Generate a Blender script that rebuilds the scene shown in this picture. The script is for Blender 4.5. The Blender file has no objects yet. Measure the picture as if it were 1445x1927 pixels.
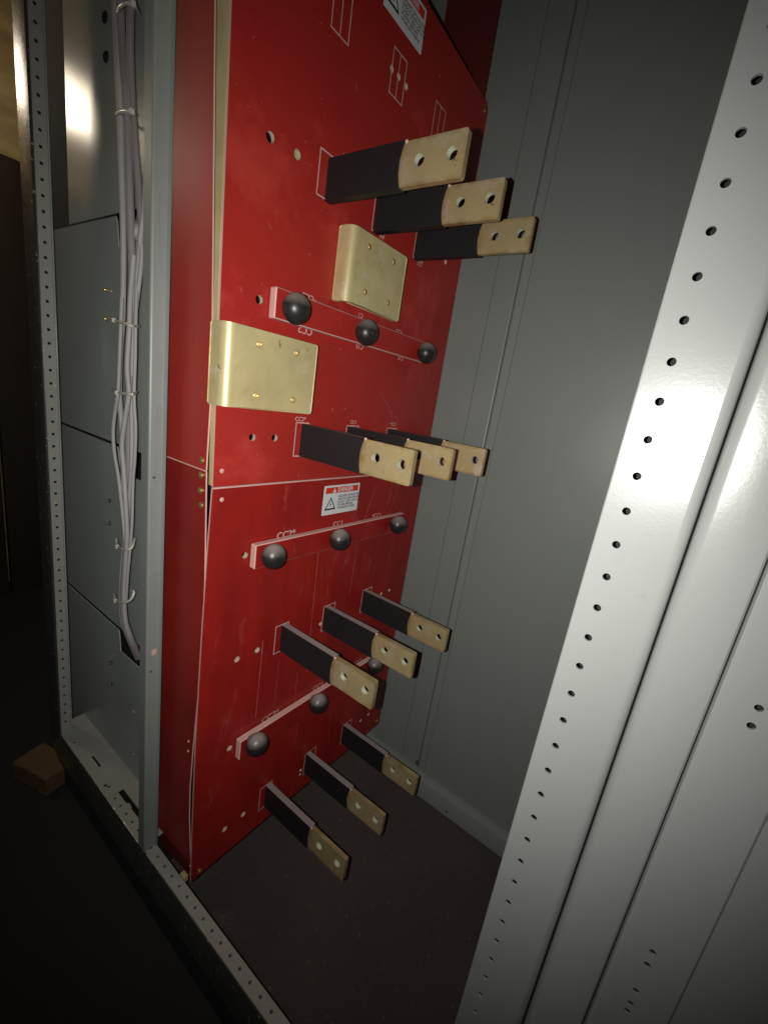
import bpy, bmesh, math, random
from mathutils import Vector, Matrix
from mathutils.geometry import tessellate_polygon

random.seed(7)
S = 0.6875                      # everything below is authored in survey units; S brings it to metres
SC = bpy.context.scene
COL = SC.collection
PI = math.pi

# ------------------------------------------------------------------ helpers
LOC = {}                        # unscaled location of every root


def link(o):
    COL.objects.link(o)
    return o


def tag(o, label=None, cat=None, group=None, kind=None):
    if label: o['label'] = label
    if cat: o['category'] = cat
    if group: o['group'] = group
    if kind: o['kind'] = kind
    return o


def thing(name, loc, label=None, cat=None, group=None, kind=None):
    o = bpy.data.objects.new(name, None)
    o.empty_display_size = 0.02
    link(o)
    o.location = Vector(loc) * S
    LOC[o.name] = Vector(loc)
    return tag(o, label, cat, group, kind)


def root_loc(p):
    v = Vector((0, 0, 0))
    while p is not None:
        v = v + LOC.get(p.name, Vector((0, 0, 0)))
        p = p.parent
    return v


def part(name, bm, mats, parent=None, smooth=30, loc=None):
    """bm is in world (unscaled) coordinates; becomes ONE mesh object."""
    if not isinstance(mats, (list, tuple)): mats = [mats]
    me = bpy.data.meshes.new(name)
    off = root_loc(parent)
    if loc is not None: off = off + (Vector(loc) - off if parent is not None else Vector(loc))
    for v in bm.verts:
        v.co = (v.co - off) * S
    bmesh.ops.recalc_face_normals(bm, faces=bm.faces)
    for f in bm.faces: f.smooth = True
    bm.to_mesh(me)
    bm.free()
    me.set_sharp_from_angle(angle=math.radians(smooth))
    for m in mats: me.materials.append(m)
    o = bpy.data.objects.new(name, me)
    link(o)
    if parent is not None:
        o.parent = parent
        base = root_loc(parent)
    else:
        base = Vector((0, 0, 0))
    o.location = (off - base) * S
    LOC[o.name] = off - base
    return o


def copy_tree(o, parent=None):
    c = o.copy()
    COL.objects.link(c)
    if parent is not None:
        c.parent = parent
    for ch in list(o.children):
        copy_tree(ch, c)
    return c


def box(bm, x0, x1, y0, y1, z0, z1, mi=0, bev=0.0):
    vs = [bm.verts.new((x, y, z)) for x in (x0, x1) for y in (y0, y1) for z in (z0, z1)]
    idx = [(0, 1, 3, 2), (4, 6, 7, 5), (0, 4, 5, 1), (2, 3, 7, 6), (0, 2, 6, 4), (1, 5, 7, 3)]
    fs = [bm.faces.new([vs[i] for i in f]) for f in idx]
    for f in fs: f.material_index = mi
    if bev > 0:
        es = list({e for f in fs for e in f.edges})
        r = bmesh.ops.bevel(bm, geom=es, offset=bev, segments=2, profile=0.6, affect='EDGES')
        for f in r['faces']: f.material_index = mi
    return bm


def BOX(*a, **k):
    return box(bmesh.new(), *a, **k)


def circ(u, v, r, n=14, ru=None):
    ph = (u * 37.7 + v * 91.3) % 1.0 * 2 * PI / n      # turn each ring a little so no two rims share a tangent
    return [(u + (ru or r) * math.cos(ph + 2 * PI * i / n), v + r * math.sin(ph + 2 * PI * i / n)) for i in range(n)]


def rrect(u0, u1, v0, v1, r, n=4):
    pts = []
    for cu, cv, a0 in ((u1 - r, v1 - r, 0), (u0 + r, v1 - r, 90), (u0 + r, v0 + r, 180), (u1 - r, v0 + r, 270)):
        for i in range(n + 1):
            a = math.radians(a0 + 90 * i / n)
            pts.append((cu + r * math.cos(a), cv + r * math.sin(a)))
    return pts


def plate(bm, outer, holes, t, to3, mi_face=0, mi_hole=0, mi_edge=None, th=None):
    """flat plate with real holes; to3(u,v,w) -> 3D, w runs 0 (front) .. t (back)."""
    if mi_edge is None: mi_edge = mi_face
    loops = [outer] + list(holes)
    flat = [p for L in loops for p in L]
    tris = tessellate_polygon([[Vector((p[0], p[1], 0)) for p in L] for L in loops])
    F = [bm.verts.new(to3(p[0], p[1], 0)) for p in flat]
    B = [bm.verts.new(to3(p[0], p[1], t)) for p in flat]
    for a, b, c in tris:
        try:
            f = bm.faces.new((F[a], F[b], F[c])); f.material_index = mi_face
            f = bm.faces.new((B[c], B[b], B[a])); f.material_index = mi_face
        except ValueError:
            pass
    k = 0
    for li, L in enumerate(loops):
        n = len(L)
        D = [bm.verts.new(to3(p[0], p[1], th)) for p in L] if (th and li) else None
        for i in range(n):
            a, b = k + i, k + (i + 1) % n
            f = bm.faces.new((F[a], F[b], B[b], B[a]))
            if D:                       # a bush lining the hole runs on behind the board
                g = bm.faces.new((B[a], B[b], D[(i + 1) % n], D[i])); g.material_index = mi_hole
            f.material_index = mi_edge if li == 0 else mi_hole
        k += n
    return bm


def XZ(y0):                      # plate whose front faces -Y
    return lambda u, v, w: (u, y0 + w, v)


def YZ(x0):                      # plate whose front faces -X
    return lambda u, v, w: (x0 + w, u, v)


def XY(z0):                      # plate whose front faces up
    return lambda u, v, w: (u, v, z0 - w)


def extrude_profile(bm, pts, z0, z1, mi=0):
    """closed (x,y) profile swept along z"""
    a = [bm.verts.new((p[0], p[1], z0)) for p in pts]
    b = [bm.verts.new((p[0], p[1], z1)) for p in pts]
    n = len(pts)
    for i in range(n):
        f = bm.faces.new((a[i], a[(i + 1) % n], b[(i + 1) % n], b[i])); f.material_index = mi
    tr = tessellate_polygon([[Vector((p[0], p[1], 0)) for p in pts]])
    for x, y, z in tr:
        try:
            bm.faces.new((a[z], a[y], a[x])).material_index = mi
            bm.faces.new((b[x], b[y], b[z])).material_index = mi
        except ValueError:
            pass
    return bm


def thick_path(path, t):
    """open 2D path -> closed profile offset by t to its left"""
    n = len(path)
    out = []
    for i in range(n):
        p = Vector(path[i])
        d0 = (Vector(path[i]) - Vector(path[i - 1])).normalized() if i > 0 else None
        d1 = (Vector(path[i + 1]) - Vector(path[i])).normalized() if i < n - 1 else None
        if d0 is None: d0 = d1
        if d1 is None: d1 = d0
        m = (d0 + d1)
        m.normalize()
        nn = Vector((-m.y, m.x))
        k = max(0.5, nn.dot(Vector((-d1.y, d1.x))))
        out.append(p + nn * (t / k))
    return [tuple(p) for p in path] + [tuple(p) for p in reversed(out)]


def arc(cx, cy, r, a0, a1, n=6):
    return [(cx + r * math.cos(math.radians(a0 + (a1 - a0) * i / n)), cy + r * math.sin(math.radians(a0 + (a1 - a0) * i / n))) for i in range(n + 1)]


def tube(bm, pts, r, n=8, mi=0):
    P = [Vector(p) for p in pts]
    # Catmull-Rom resample
    Q = []
    for i in range(len(P) - 1):
        p0, p1, p2, p3 = P[max(i - 1, 0)], P[i], P[i + 1], P[min(i + 2, len(P) - 1)]
        for k in range(5):
            t = k / 5
            Q.append(0.5 * ((2 * p1) + (p2 - p0) * t + (2 * p0 - 5 * p1 + 4 * p2 - p3) * t * t + (3 * p1 - p0 - 3 * p2 + p3) * t ** 3))
    Q.append(P[-1])
    rings = []
    ref = Vector((1, 0, 0))
    for i, q in enumerate(Q):
        d = (Q[min(i + 1, len(Q) - 1)] - Q[max(i - 1, 0)]).normalized()
        a = d.cross(ref)
        if a.length < 1e-4: a = d.cross(Vector((0, 1, 0)))
        a.normalize()
        b = d.cross(a)
        rr = r[min(int(i * len(r) / len(Q)), len(r) - 1)] if isinstance(r, (list, tuple)) else r
        rings.append([bm.verts.new(q + a * rr * math.cos(2 * PI * k / n) + b * rr * math.sin(2 * PI * k / n)) for k in range(n)])
    for i in range(len(rings) - 1):
        for k in range(n):
            f = bm.faces.new((rings[i][k], rings[i][(k + 1) % n], rings[i + 1][(k + 1) % n], rings[i + 1][k]))
            f.material_index = mi
    bm.faces.new(list(reversed(rings[0])))
    bm.faces.new(rings[-1])
    return bm


def lathe(bm, prof, origin, axis, n=16, mi=0):
    """prof: (radius, height) pairs along axis"""
    ax = Vector(axis).normalized()
    a = ax.orthogonal().normalized()
    b = ax.cross(a)
    o = Vector(origin)
    rings = []
    for r, h in prof:
        if r < 1e-6:
            rings.append([bm.verts.new(o + ax * h)])
        else:
            rings.append([bm.verts.new(o + ax * h + (a * math.cos(2 * PI * k / n) + b * math.sin(2 * PI * k / n)) * r) for k in range(n)])
    for i in range(len(rings) - 1):
        A, B = rings[i], rings[i + 1]
        for k in range(n):
            q = [A[k % len(A)], A[(k + 1) % len(A)], B[(k + 1) % len(B)], B[k % len(B)]]
            q2 = []
            for v in q:
                if v not in q2: q2.append(v)
            if len(q2) >= 3:
                bm.faces.new(q2).material_index = mi
    return bm


def screw_bm(p, axis, r=0.006, h=0.0035):
    bm = bmesh.new()
    lathe(bm, [(r * 1.5, 0), (r * 1.5, h * .25), (r, h * .3), (r * .95, h * .7), (r * .6, h * .95), (0, h)], p, axis, 12)
    return bm


def strip(bm, a, b, w, y, mi=0):
    """thin flat line on an XZ face from a to b, width w, lying at y"""
    a = Vector(a); b = Vector(b)
    d = (b - a).normalized()
    n = Vector((-d.y, d.x)) * (w / 2)
    q = [a + n, a - n, b - n, b + n]
    bm.faces.new([bm.verts.new((p.x, y, p.y)) for p in q]).material_index = mi


def text_bm(txt, size, to3, rot=0.0, sx=1.0, align='CENTER', bold=0.0):
    cu = bpy.data.curves.new('txt', 'FONT')
    cu.body = txt
    cu.size = size
    cu.align_x = align
    cu.align_y = 'CENTER'
    cu.space_line = 0.95
    cu.offset = bold * size
    ob = bpy.data.objects.new('txt', cu)
    COL.objects.link(ob)
    dg = bpy.context.evaluated_depsgraph_get()
    me = bpy.data.meshes.new_from_object(ob.evaluated_get(dg))
    bm = bmesh.new()
    bm.from_mesh(me)
    bpy.data.objects.remove(ob)
    bpy.data.curves.remove(cu)
    bpy.data.meshes.remove(me)
    c, s = math.cos(rot), math.sin(rot)
    for v in bm.verts:
        x, y = v.co.x * sx, v.co.y
        v.co = to3(x * c - y * s, x * s + y * c)
    return bm


def merge(bm, other):
    me = bpy.data.meshes.new('tmp')
    other.to_mesh(me)
    bm.from_mesh(me)
    bpy.data.meshes.remove(me)
    other.free()
    return bm


# ------------------------------------------------------------------ materials
def mat(name, col, rough=0.5, metal=0.0, spec=0.5, var=None, var_scale=8.0, var_amt=0.5, bump=0.0, bump_scale=60.0,
        spots=None, spot_scale=30.0, spot_pos=0.62, coat=0.0, rough_var=0.0, emit=None, emit_s=0.0, stretch=None, dust=None, dust_amt=0.0,
        spots2=None, spot2_scale=6.0, spot2_pos=0.6, spot_w=0.06, wave=0.0):
    m = bpy.data.materials.new(name)
    m.use_nodes = True
    nt = m.node_tree
    N, L = nt.nodes, nt.links
    b = N['Principled BSDF']
    b.inputs['Base Color'].default_value = (*col, 1)
    b.inputs['Roughness'].default_value = rough
    b.inputs['Metallic'].default_value = metal
    b.inputs['Specular IOR Level'].default_value = spec
    b.inputs['Coat Weight'].default_value = coat
    b.inputs['Coat Roughness'].default_value = 0.25
    if emit:
        b.inputs['Emission Color'].default_value = (*emit, 1)
        b.inputs['Emission Strength'].default_value = emit_s
    tc = N.new('ShaderNodeTexCoord')
    info = N.new('ShaderNodeObjectInfo')
    add = N.new('ShaderNodeVectorMath'); add.operation = 'ADD'
    mul = N.new('ShaderNodeVectorMath'); mul.operation = 'SCALE'
    comb = N.new('ShaderNodeCombineXYZ')
    for k in range(3): L.new(info.outputs['Random'], comb.inputs[k])
    L.new(comb.outputs[0], mul.inputs[0]); mul.inputs['Scale'].default_value = 7.3
    L.new(tc.outputs['Object'], add.inputs[0]); L.new(mul.outputs[0], add.inputs[1])
    vec = add.outputs[0]
    if stretch:
        mp = N.new('ShaderNodeVectorMath'); mp.operation = 'MULTIPLY'
        mp.inputs[1].default_value = stretch
        L.new(vec, mp.inputs[0]); vec = mp.outputs[0]
    cur = None

    def noise(scale, detail=4, rgh=0.6):
        n = N.new('ShaderNodeTexNoise')
        n.inputs['Scale'].default_value = scale
        n.inputs['Detail'].default_value = detail
        n.inputs['Roughness'].default_value = rgh
        L.new(vec, n.inputs['Vector'])
        return n

    def mixin(fac, c2, base):
        mx = N.new('ShaderNodeMix'); mx.data_type = 'RGBA'
        L.new(fac, mx.inputs[0])
        if base is None: mx.inputs[6].default_value = (*col, 1)
        else: L.new(base, mx.inputs[6])
        mx.inputs[7].default_value = (*c2, 1)
        return mx.outputs[2]

    def ramp(src, lo, hi, top=1.0):
        r = N.new('ShaderNodeMapRange')
        r.inputs[1].default_value = lo; r.inputs[2].default_value = hi
        r.inputs[3].default_value = 0; r.inputs[4].default_value = top
        L.new(src, r.inputs[0])
        return r.outputs[0]

    if var:
        n = noise(var_scale, 6)
        cur = mixin(ramp(n.outputs[0], 0.35, 0.7, var_amt), var, cur)
        if rough_var:
            rr = N.new('ShaderNodeMapRange')
            rr.inputs[1].default_value = 0.3; rr.inputs[2].default_value = 0.7
            rr.inputs[3].default_value = rough - rough_var; rr.inputs[4].default_value = rough + rough_var
            L.new(n.outputs[0], rr.inputs[0]); L.new(rr.outputs[0], b.inputs['Roughness'])
    if spots2:
        n = noise(spot2_scale, 5, 0.7)
        cur = mixin(ramp(n.outputs[0], spot2_pos, spot2_pos + 0.1, 0.8), spots2, cur)
    if spots:
        n = noise(spot_scale, 3, 0.7)
        cur = mixin(ramp(n.outputs[0], spot_pos, spot_pos + spot_w, 0.9), spots, cur)
    if dust:
        g = N.new('ShaderNodeNewGeometry')
        sp = N.new('ShaderNodeSeparateXYZ')
        L.new(g.outputs['Normal'], sp.inputs[0])
        n = noise(40, 4)
        mm = N.new('ShaderNodeMath'); mm.operation = 'MULTIPLY_ADD'
        L.new(n.outputs[0], mm.inputs[0]); mm.inputs[1].default_value = 0.5
        L.new(sp.outputs[2], mm.inputs[2])
        cur = mixin(ramp(mm.outputs[0], 0.42, 1.25, dust_amt), dust, cur)
    if cur is not None: L.new(cur, b.inputs['Base Color'])
    if bump:
        n = noise(bump_scale, 3)
        bp = N.new('ShaderNodeBump')
        bp.inputs['Strength'].default_value = bump
        bp.inputs['Distance'].default_value = 0.002
        L.new(n.outputs[0], bp.inputs['Height']); L.new(bp.outputs[0], b.inputs['Normal'])
        if wave:                     # thin sheet is never dead flat
            n2 = noise(5.0, 1)
            b2 = N.new('ShaderNodeBump')
            b2.inputs['Strength'].default_value = wave
            b2.inputs['Distance'].default_value = 0.02
            L.new(n2.outputs[0], b2.inputs['Height']); L.new(b2.outputs[0], bp.inputs['Normal'])
    return m


RED = mat('red_board', (0.350, 0.023, 0.017), 0.42, spec=0.36, var=(0.27, 0.012, 0.009), var_scale=5, var_amt=0.6, rough_var=0.1,
          spots=(0.48, 0.15, 0.12), spot_scale=120, spot_pos=0.69, bump=0.05, bump_scale=250, spots2=(0.42, 0.04, 0.03), spot2_scale=4, spot2_pos=0.58)
RED2 = mat('deep_red_board', (0.310, 0.014, 0.010), 0.42, spec=0.36, var=(0.185, 0.007, 0.006), var_scale=6, var_amt=0.8, rough_var=0.1,
           spots=(0.42, 0.14, 0.11), spot_scale=130, spot_pos=0.715, bump=0.06, bump_scale=220, spots2=(0.32, 0.050, 0.040), spot2_scale=9, spot2_pos=0.60, stretch=(3.0, 3.0, 0.8))
REDSIDE2 = mat('deep_red_side_board', (0.265, 0.016, 0.011), 0.45, spec=0.45, var=(0.15, 0.007, 0.006), var_scale=5, var_amt=0.8, bump=0.04, bump_scale=200,
               spots=(0.35, 0.12, 0.10), spot_scale=130, spot_pos=0.73)
REDSIDE = mat('red_side_board', (0.33, 0.020, 0.013), 0.48, spec=1.0, var=(0.30, 0.012, 0.009), var_scale=4, var_amt=0.6, bump=0.03, bump_scale=200)
DARKRED = mat('maroon_board', (0.12, 0.012, 0.012), 0.6, var=(0.07, 0.008, 0.008), var_scale=5)
EDGE = mat('pink_cut_edge', (0.62, 0.36, 0.33), 0.7, var=(0.50, 0.28, 0.22), var_scale=30)
BEIGE = mat('fibreglass_core', (0.50, 0.42, 0.22), 0.65, var=(0.34, 0.27, 0.10), var_scale=14, var_amt=0.8, bump=0.2, bump_scale=80)
HOLEB = mat('hole_bush', (0.52, 0.40, 0.31), 0.65, var=(0.42, 0.30, 0.18), var_scale=30)
CREAM = mat('cream_board', (0.80, 0.74, 0.50), 0.6, var=(0.68, 0.60, 0.36), var_scale=6)
PRINT = mat('pale_print', (0.58, 0.40, 0.38), 0.7, var=(0.40, 0.15, 0.13), var_scale=90, var_amt=0.5)
FAINT = mat('worn_pale_print', (0.46, 0.15, 0.12), 0.7, var=(0.38, 0.03, 0.025), var_scale=60, var_amt=0.9)
GREY = mat('grey_paint', (0.190, 0.207, 0.190), 0.42, wave=0.12, var=(0.178, 0.192, 0.178), var_scale=3, var_amt=0.7, rough_var=0.05, bump=0.04, bump_scale=350)
GREYP = mat('grey_sheet_paint', (0.305, 0.337, 0.322), 0.23, spec=0.42, var=(0.245, 0.268, 0.252), var_scale=3, var_amt=0.6, bump=0.03, bump_scale=350)
PANE = mat('pale_grey_enamel', wave=0.035, col=(0.180, 0.186, 0.178), rough=0.24, spec=0.42, var=(0.160, 0.165, 0.156), var_scale=2.5, bump=0.03, bump_scale=420, rough_var=0.03, spots=(0.145, 0.147, 0.138), spot_scale=22, spot_pos=0.66, spot_w=0.2)
LTGREY = mat('pale_grey_paint', (0.215, 0.230, 0.215), 0.42, var=(0.18, 0.195, 0.18), var_scale=6, bump=0.04, bump_scale=300)
SILL = mat('dusty_pale_grey_paint', (0.30, 0.30, 0.27), 0.6, var=(0.22, 0.20, 0.16), var_scale=7, spots=(0.40, 0.38, 0.33), spot_scale=60, spot_pos=0.64)
GALV = mat('galvanised_steel', (0.10, 0.10, 0.095), 0.28, metal=0.5, var=(0.06, 0.06, 0.06), var_scale=45, spots=(0.75, 0.75, 0.7), spot_scale=95,
           spot_pos=0.645, rough_var=0.05, bump=0.06, bump_scale=120)
BRASS = mat('tarnished_brass', (0.62, 0.49, 0.245), 0.38, metal=0.55, var=(0.45, 0.365, 0.195), var_scale=24, var_amt=0.9,
            spots2=(0.62, 0.53, 0.38), spot2_scale=20, spot2_pos=0.52, spots=(0.24, 0.16, 0.05), spot_scale=70, spot_pos=0.67, bump=0.15, bump_scale=140, rough_var=0.1)
BRASSB = mat('plated_brass', (0.63, 0.53, 0.275), 0.40, metal=0.3, var=(0.45, 0.37, 0.18), var_scale=16, var_amt=0.9,
             spots2=(0.66, 0.60, 0.46), spot2_scale=17, spot2_pos=0.57, spots=(0.27, 0.18, 0.06), spot_scale=38, spot_pos=0.655, bump=0.08, bump_scale=90, rough_var=0.1)
HOLE = mat('tinned_hole_wall', (0.60, 0.62, 0.47), 0.5, metal=0.2, var=(0.45, 0.42, 0.28), var_scale=60)


def edge_tarnish(m, cy, hy, hz, colr, amt):
    """brown tarnish creeping in from a blade's own edges, with a ragged noisy border"""
    nt = m.node_tree; N, L = nt.nodes, nt.links
    b = N['Principled BSDF']
    src = b.inputs['Base Color'].links[0].from_socket
    tc = N.new('ShaderNodeTexCoord'); sp = N.new('ShaderNodeSeparateXYZ'); L.new(tc.outputs['Object'], sp.inputs[0])

    def mth(op, a, b_=None):
        n = N.new('ShaderNodeMath'); n.operation = op
        for k, v in enumerate((a, b_)):
            if v is None: continue
            if isinstance(v, (int, float)): n.inputs[k].default_value = v
            else: L.new(v, n.inputs[k])
        return n.outputs[0]
    a = mth('DIVIDE', mth('ABSOLUTE', mth('SUBTRACT', sp.outputs[1], cy)), hy)
    c = mth('DIVIDE', mth('ABSOLUTE', sp.outputs[2]), hz)
    mx = mth('MAXIMUM', a, c)
    info = N.new('ShaderNodeObjectInfo')
    n = N.new('ShaderNodeTexNoise'); n.noise_dimensions = '4D'; n.inputs['Scale'].default_value = 55; n.inputs['Detail'].default_value = 4
    L.new(tc.outputs['Object'], n.inputs['Vector']); L.new(mth('MULTIPLY', info.outputs['Random'], 20), n.inputs['W'])
    v = mth('ADD', mx, mth('MULTIPLY', mth('SUBTRACT', n.outputs[0], 0.5), 0.7))
    r = N.new('ShaderNodeMapRange'); r.inputs[1].default_value = 0.84; r.inputs[2].default_value = 1.14; r.inputs[3].default_value = 0; r.inputs[4].default_value = amt
    L.new(v, r.inputs[0])
    x = N.new('ShaderNodeMix'); x.data_type = 'RGBA'
    L.new(r.outputs[0], x.inputs[0]); L.new(src, x.inputs[6]); x.inputs[7].default_value = (*colr, 1)
    L.new(x.outputs[2], b.inputs['Base Color'])


edge_tarnish(BRASS, -0.182, 0.047, 0.0265, (0.34, 0.22, 0.07), 0.85)
SCREWM = mat('brass_screw', (0.72, 0.55, 0.25), 0.3, metal=0.9)
INSERT = mat('threaded_insert', (0.56, 0.49, 0.30), 0.42, metal=0.55)
SLEEVE = mat('black_sleeve', (0.0125, 0.0115, 0.0125), 0.55, spec=0.30, dust=(0.27, 0.225, 0.215), dust_amt=0.95, bump=0.15, bump_scale=60)
KNOB = mat('black_knob_plastic', (0.016, 0.015, 0.015), 0.38, spec=0.5, spots=(0.075, 0.068, 0.062), spot_scale=85, spot_pos=0.66, dust=(0.27, 0.235, 0.21), dust_amt=1.0, bump=0.05, bump_scale=120)
BLACK = mat('dark_void', (0.004, 0.004, 0.004), 0.9)  # near-black colour, mostly standing in for unlit depth
WHITE = mat('label_white', (0.62, 0.64, 0.64), 0.55)
LRED = mat('label_red', (0.60, 0.035, 0.012), 0.5)
LINK = mat('label_ink', (0.03, 0.03, 0.03), 0.6)
WIRE = mat('grey_cable', (0.25, 0.222, 0.228), 0.62, var=(0.18, 0.157, 0.163), var_scale=12)
WIREL = mat('pale_grey_cable', (0.36, 0.343, 0.335), 0.6, var=(0.27, 0.25, 0.248), var_scale=12)
TIE = mat('clear_nylon', (0.55, 0.53, 0.48), 0.3)
REDW = mat('red_wire', (0.35, 0.02, 0.02), 0.4)
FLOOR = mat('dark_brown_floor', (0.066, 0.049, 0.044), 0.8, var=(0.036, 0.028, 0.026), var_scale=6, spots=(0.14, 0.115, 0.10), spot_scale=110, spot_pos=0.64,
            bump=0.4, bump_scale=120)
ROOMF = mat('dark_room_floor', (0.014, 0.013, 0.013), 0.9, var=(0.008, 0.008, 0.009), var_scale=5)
WOOD = mat('rough_timber', (0.13, 0.072, 0.030), 0.8, var=(0.065, 0.034, 0.014), var_scale=12, stretch=(1, 8, 8))
ROOMW = mat('ochre_wall', (0.52, 0.40, 0.18), 0.8, stretch=(1.0, 1.0, 2.6), var=(0.22, 0.14, 0.055), var_scale=5, var_amt=0.9, spots=(0.18, 0.11, 0.05), spot_scale=14, spot_pos=0.66, bump=0.5, bump_scale=20)
BROWN = mat('brown_boards', (0.032, 0.017, 0.008), 0.75, var=(0.014, 0.008, 0.004), var_scale=10, stretch=(6, 6, 1))
CEIL = mat('dim_ceiling', (0.32, 0.27, 0.20), 0.9, var=(0.25, 0.2, 0.14), var_scale=3)
BULB = mat('lit_bulb', (0.9, 0.85, 0.75), 0.5, emit=(1.0, 0.84, 0.64), emit_s=42.0)
SHADE = mat('enamel_shade', (0.25, 0.25, 0.24), 0.4)

# ------------------------------------------------------------------ camera and world
ROW0 = Vector((0.58786769, -0.79525163, 0.14827822))
ROW1 = Vector((-0.11936147, -0.2665595, -0.95639891))
ROW2 = Vector((0.80010275, 0.54453731, -0.25162412))
cam_d = bpy.data.cameras.new('camera')
cam = link(bpy.data.objects.new('camera', cam_d))
CAM = Vector((0, -0.8, 0))
M = Matrix((ROW0, -ROW1, -ROW2)).transposed().to_4x4()
M.translation = CAM * S
cam.matrix_world = M
cam_d.sensor_fit = 'VERTICAL'
cam_d.sensor_height = 36.0
cam_d.sensor_width = 27.0
cam_d.lens = 36.0 * 815.777 / 1927.0
cam_d.clip_start = 0.01
cam_d.clip_end = 200
SC.camera = cam

w = bpy.data.worlds.new('World')
SC.world = w
w.use_nodes = True
w.node_tree.nodes['Background'].inputs[0].default_value = (0.55, 0.52, 0.48, 1)
w.node_tree.nodes['Background'].inputs[1].default_value = 0.006

# the phone's flash, beside the lens
fl = bpy.data.lights.new('flash', 'SPOT')
fl.energy = 26.0
fl.color = (1.0, 0.985, 0.94)
fl.spot_size = math.radians(129)
fl.spot_blend = 1.0
fl.shadow_soft_size = 0.0035
flo = link(bpy.data.objects.new('flash', fl))
FP = CAM + ROW0 * -0.046 + ROW1 * -0.004
FM = Matrix((ROW0, -ROW1, -ROW2)).transposed().to_4x4()
aim = (ROW2 * 1.0 + ROW1 * -0.05 + ROW0 * 0.02).normalized()
flo.rotation_mode = 'QUATERNION'
flo.rotation_quaternion = aim.to_track_quat('-Z', 'Y')
flo.location = FP * S


def ray(px, py):
    return ROW0 * ((px - 722.5) / 815.777) + ROW1 * ((py - 963.5) / 815.777) + ROW2


def hit(px, py, ax, val):
    r = ray(px, py)
    return CAM + r * ((val - CAM[ax]) / r[ax])


# ------------------------------------------------------------------ setting
ZF = -1.531
bm = bmesh.new()
plate(bm, [(0.5, -3), (1.36, -3), (1.36, 0.6), (0.5, 0.6)], [], 0.02, XY(ZF))
tag(part('cabinet_floor', bm, FLOOR), 'dark brown cabinet floor below the red panels', 'floor', kind='structure')
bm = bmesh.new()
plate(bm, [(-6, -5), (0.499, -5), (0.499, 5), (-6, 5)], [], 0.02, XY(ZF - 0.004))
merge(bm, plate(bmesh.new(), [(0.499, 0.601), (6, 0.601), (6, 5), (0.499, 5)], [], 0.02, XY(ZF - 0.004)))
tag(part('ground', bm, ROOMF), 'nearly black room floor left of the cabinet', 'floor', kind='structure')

bm = BOX(-3.5, 5.0, 2.62, 2.7, ZF, 2.2)
tag(part('wall', bm, ROOMW), 'ochre wall lit by a lamp far behind the cabinet', 'wall', kind='structure')
bm = BOX(-3.5, 5.0, -2.0, 2.7, 2.2, 2.25)
tag(part('ceiling', bm, CEIL), 'dim ceiling above the cabinet', 'ceiling', kind='structure')

# boards leaning before the ochre wall, far left of the picture
bm = bmesh.new()
for i in range(7):
    x = -0.2 + i * 0.24
    box(bm, x, x + 0.225, 2.44 + 0.01 * (i % 2), 2.49 + 0.01 * (i % 2), ZF, 0.86 + 0.05 * math.sin(i * 2.1), bev=0.004)
t = thing('board_screen', (0.6, 2.46, ZF), 'dark brown upright boards standing before the ochre wall', 'board screen')
part('boards', bm, BROWN, t)

# wooden block on the room floor behind the sill
t = thing('timber_block', tuple(hit(86, 1445, 2, ZF + .02)), 'rough orange-brown timber block on the dark floor behind the sill', 'timber block')
c = hit(86, 1446, 2, ZF + .03)
bm = BOX(-0.052, 0.052, -0.085, 0.085, -0.035, 0.035, bev=0.004)
bmesh.ops.subdivide_edges(bm, edges=bm.edges[:], cuts=3, use_grid_fill=True)
for v in bm.verts: v.co += Vector((random.uniform(-1, 1), random.uniform(-1, 1), random.uniform(-1, 1))) * 0.0022
bmesh.ops.rotate(bm, verts=bm.verts, cent=(0, 0, 0), matrix=Matrix.Rotation(math.radians(18), 3, 'Z'))
for v in bm.verts: v.co += c
part('block', bm, WOOD, t)

# hanging lamp whose reflection shows in the grey sheets
LP = Vector((0.095, 2.1, 1.13))
t = thing('pendant_lamp', tuple(LP), 'warm lit hanging lamp outside the cabinet, seen mirrored in the grey sheet', 'lamp')
bm = bmesh.new()
lathe(bm, [(0, -0.07), (0.05, -0.063), (0.085, -0.04), (0.098, -0.01), (0.08, 0.028), (0.045, 0.055), (0.03, 0.12)], LP, (0, 0, 1), 20)
part('bulb', bm, BULB, t, 60)
bm = bmesh.new()
lathe(bm, [(0.032, 0.12), (0.05, 0.13), (0.05, 0.22), (0.01, 0.24)], LP, (0, 0, 1), 16)
part('lamp_holder', bm, SHADE, t)
bm = tube(bmesh.new(), [LP + Vector((0, 0, 0.23)), LP + Vector((0.004, 0, 0.6)), LP + Vector((0, 0, 1.07))], 0.006)
part('cord', bm, SHADE, t)

# ------------------------------------------------------------------ red front boards
T, TL = 0.005, 0.0045


def stabhole(x, z, r=0.0088): return circ(x, z, r, 16)


ZROW = [0.4325, -0.131, -0.6885, -1.249]
PH = [0.762, 0.935, 1.127]

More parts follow.
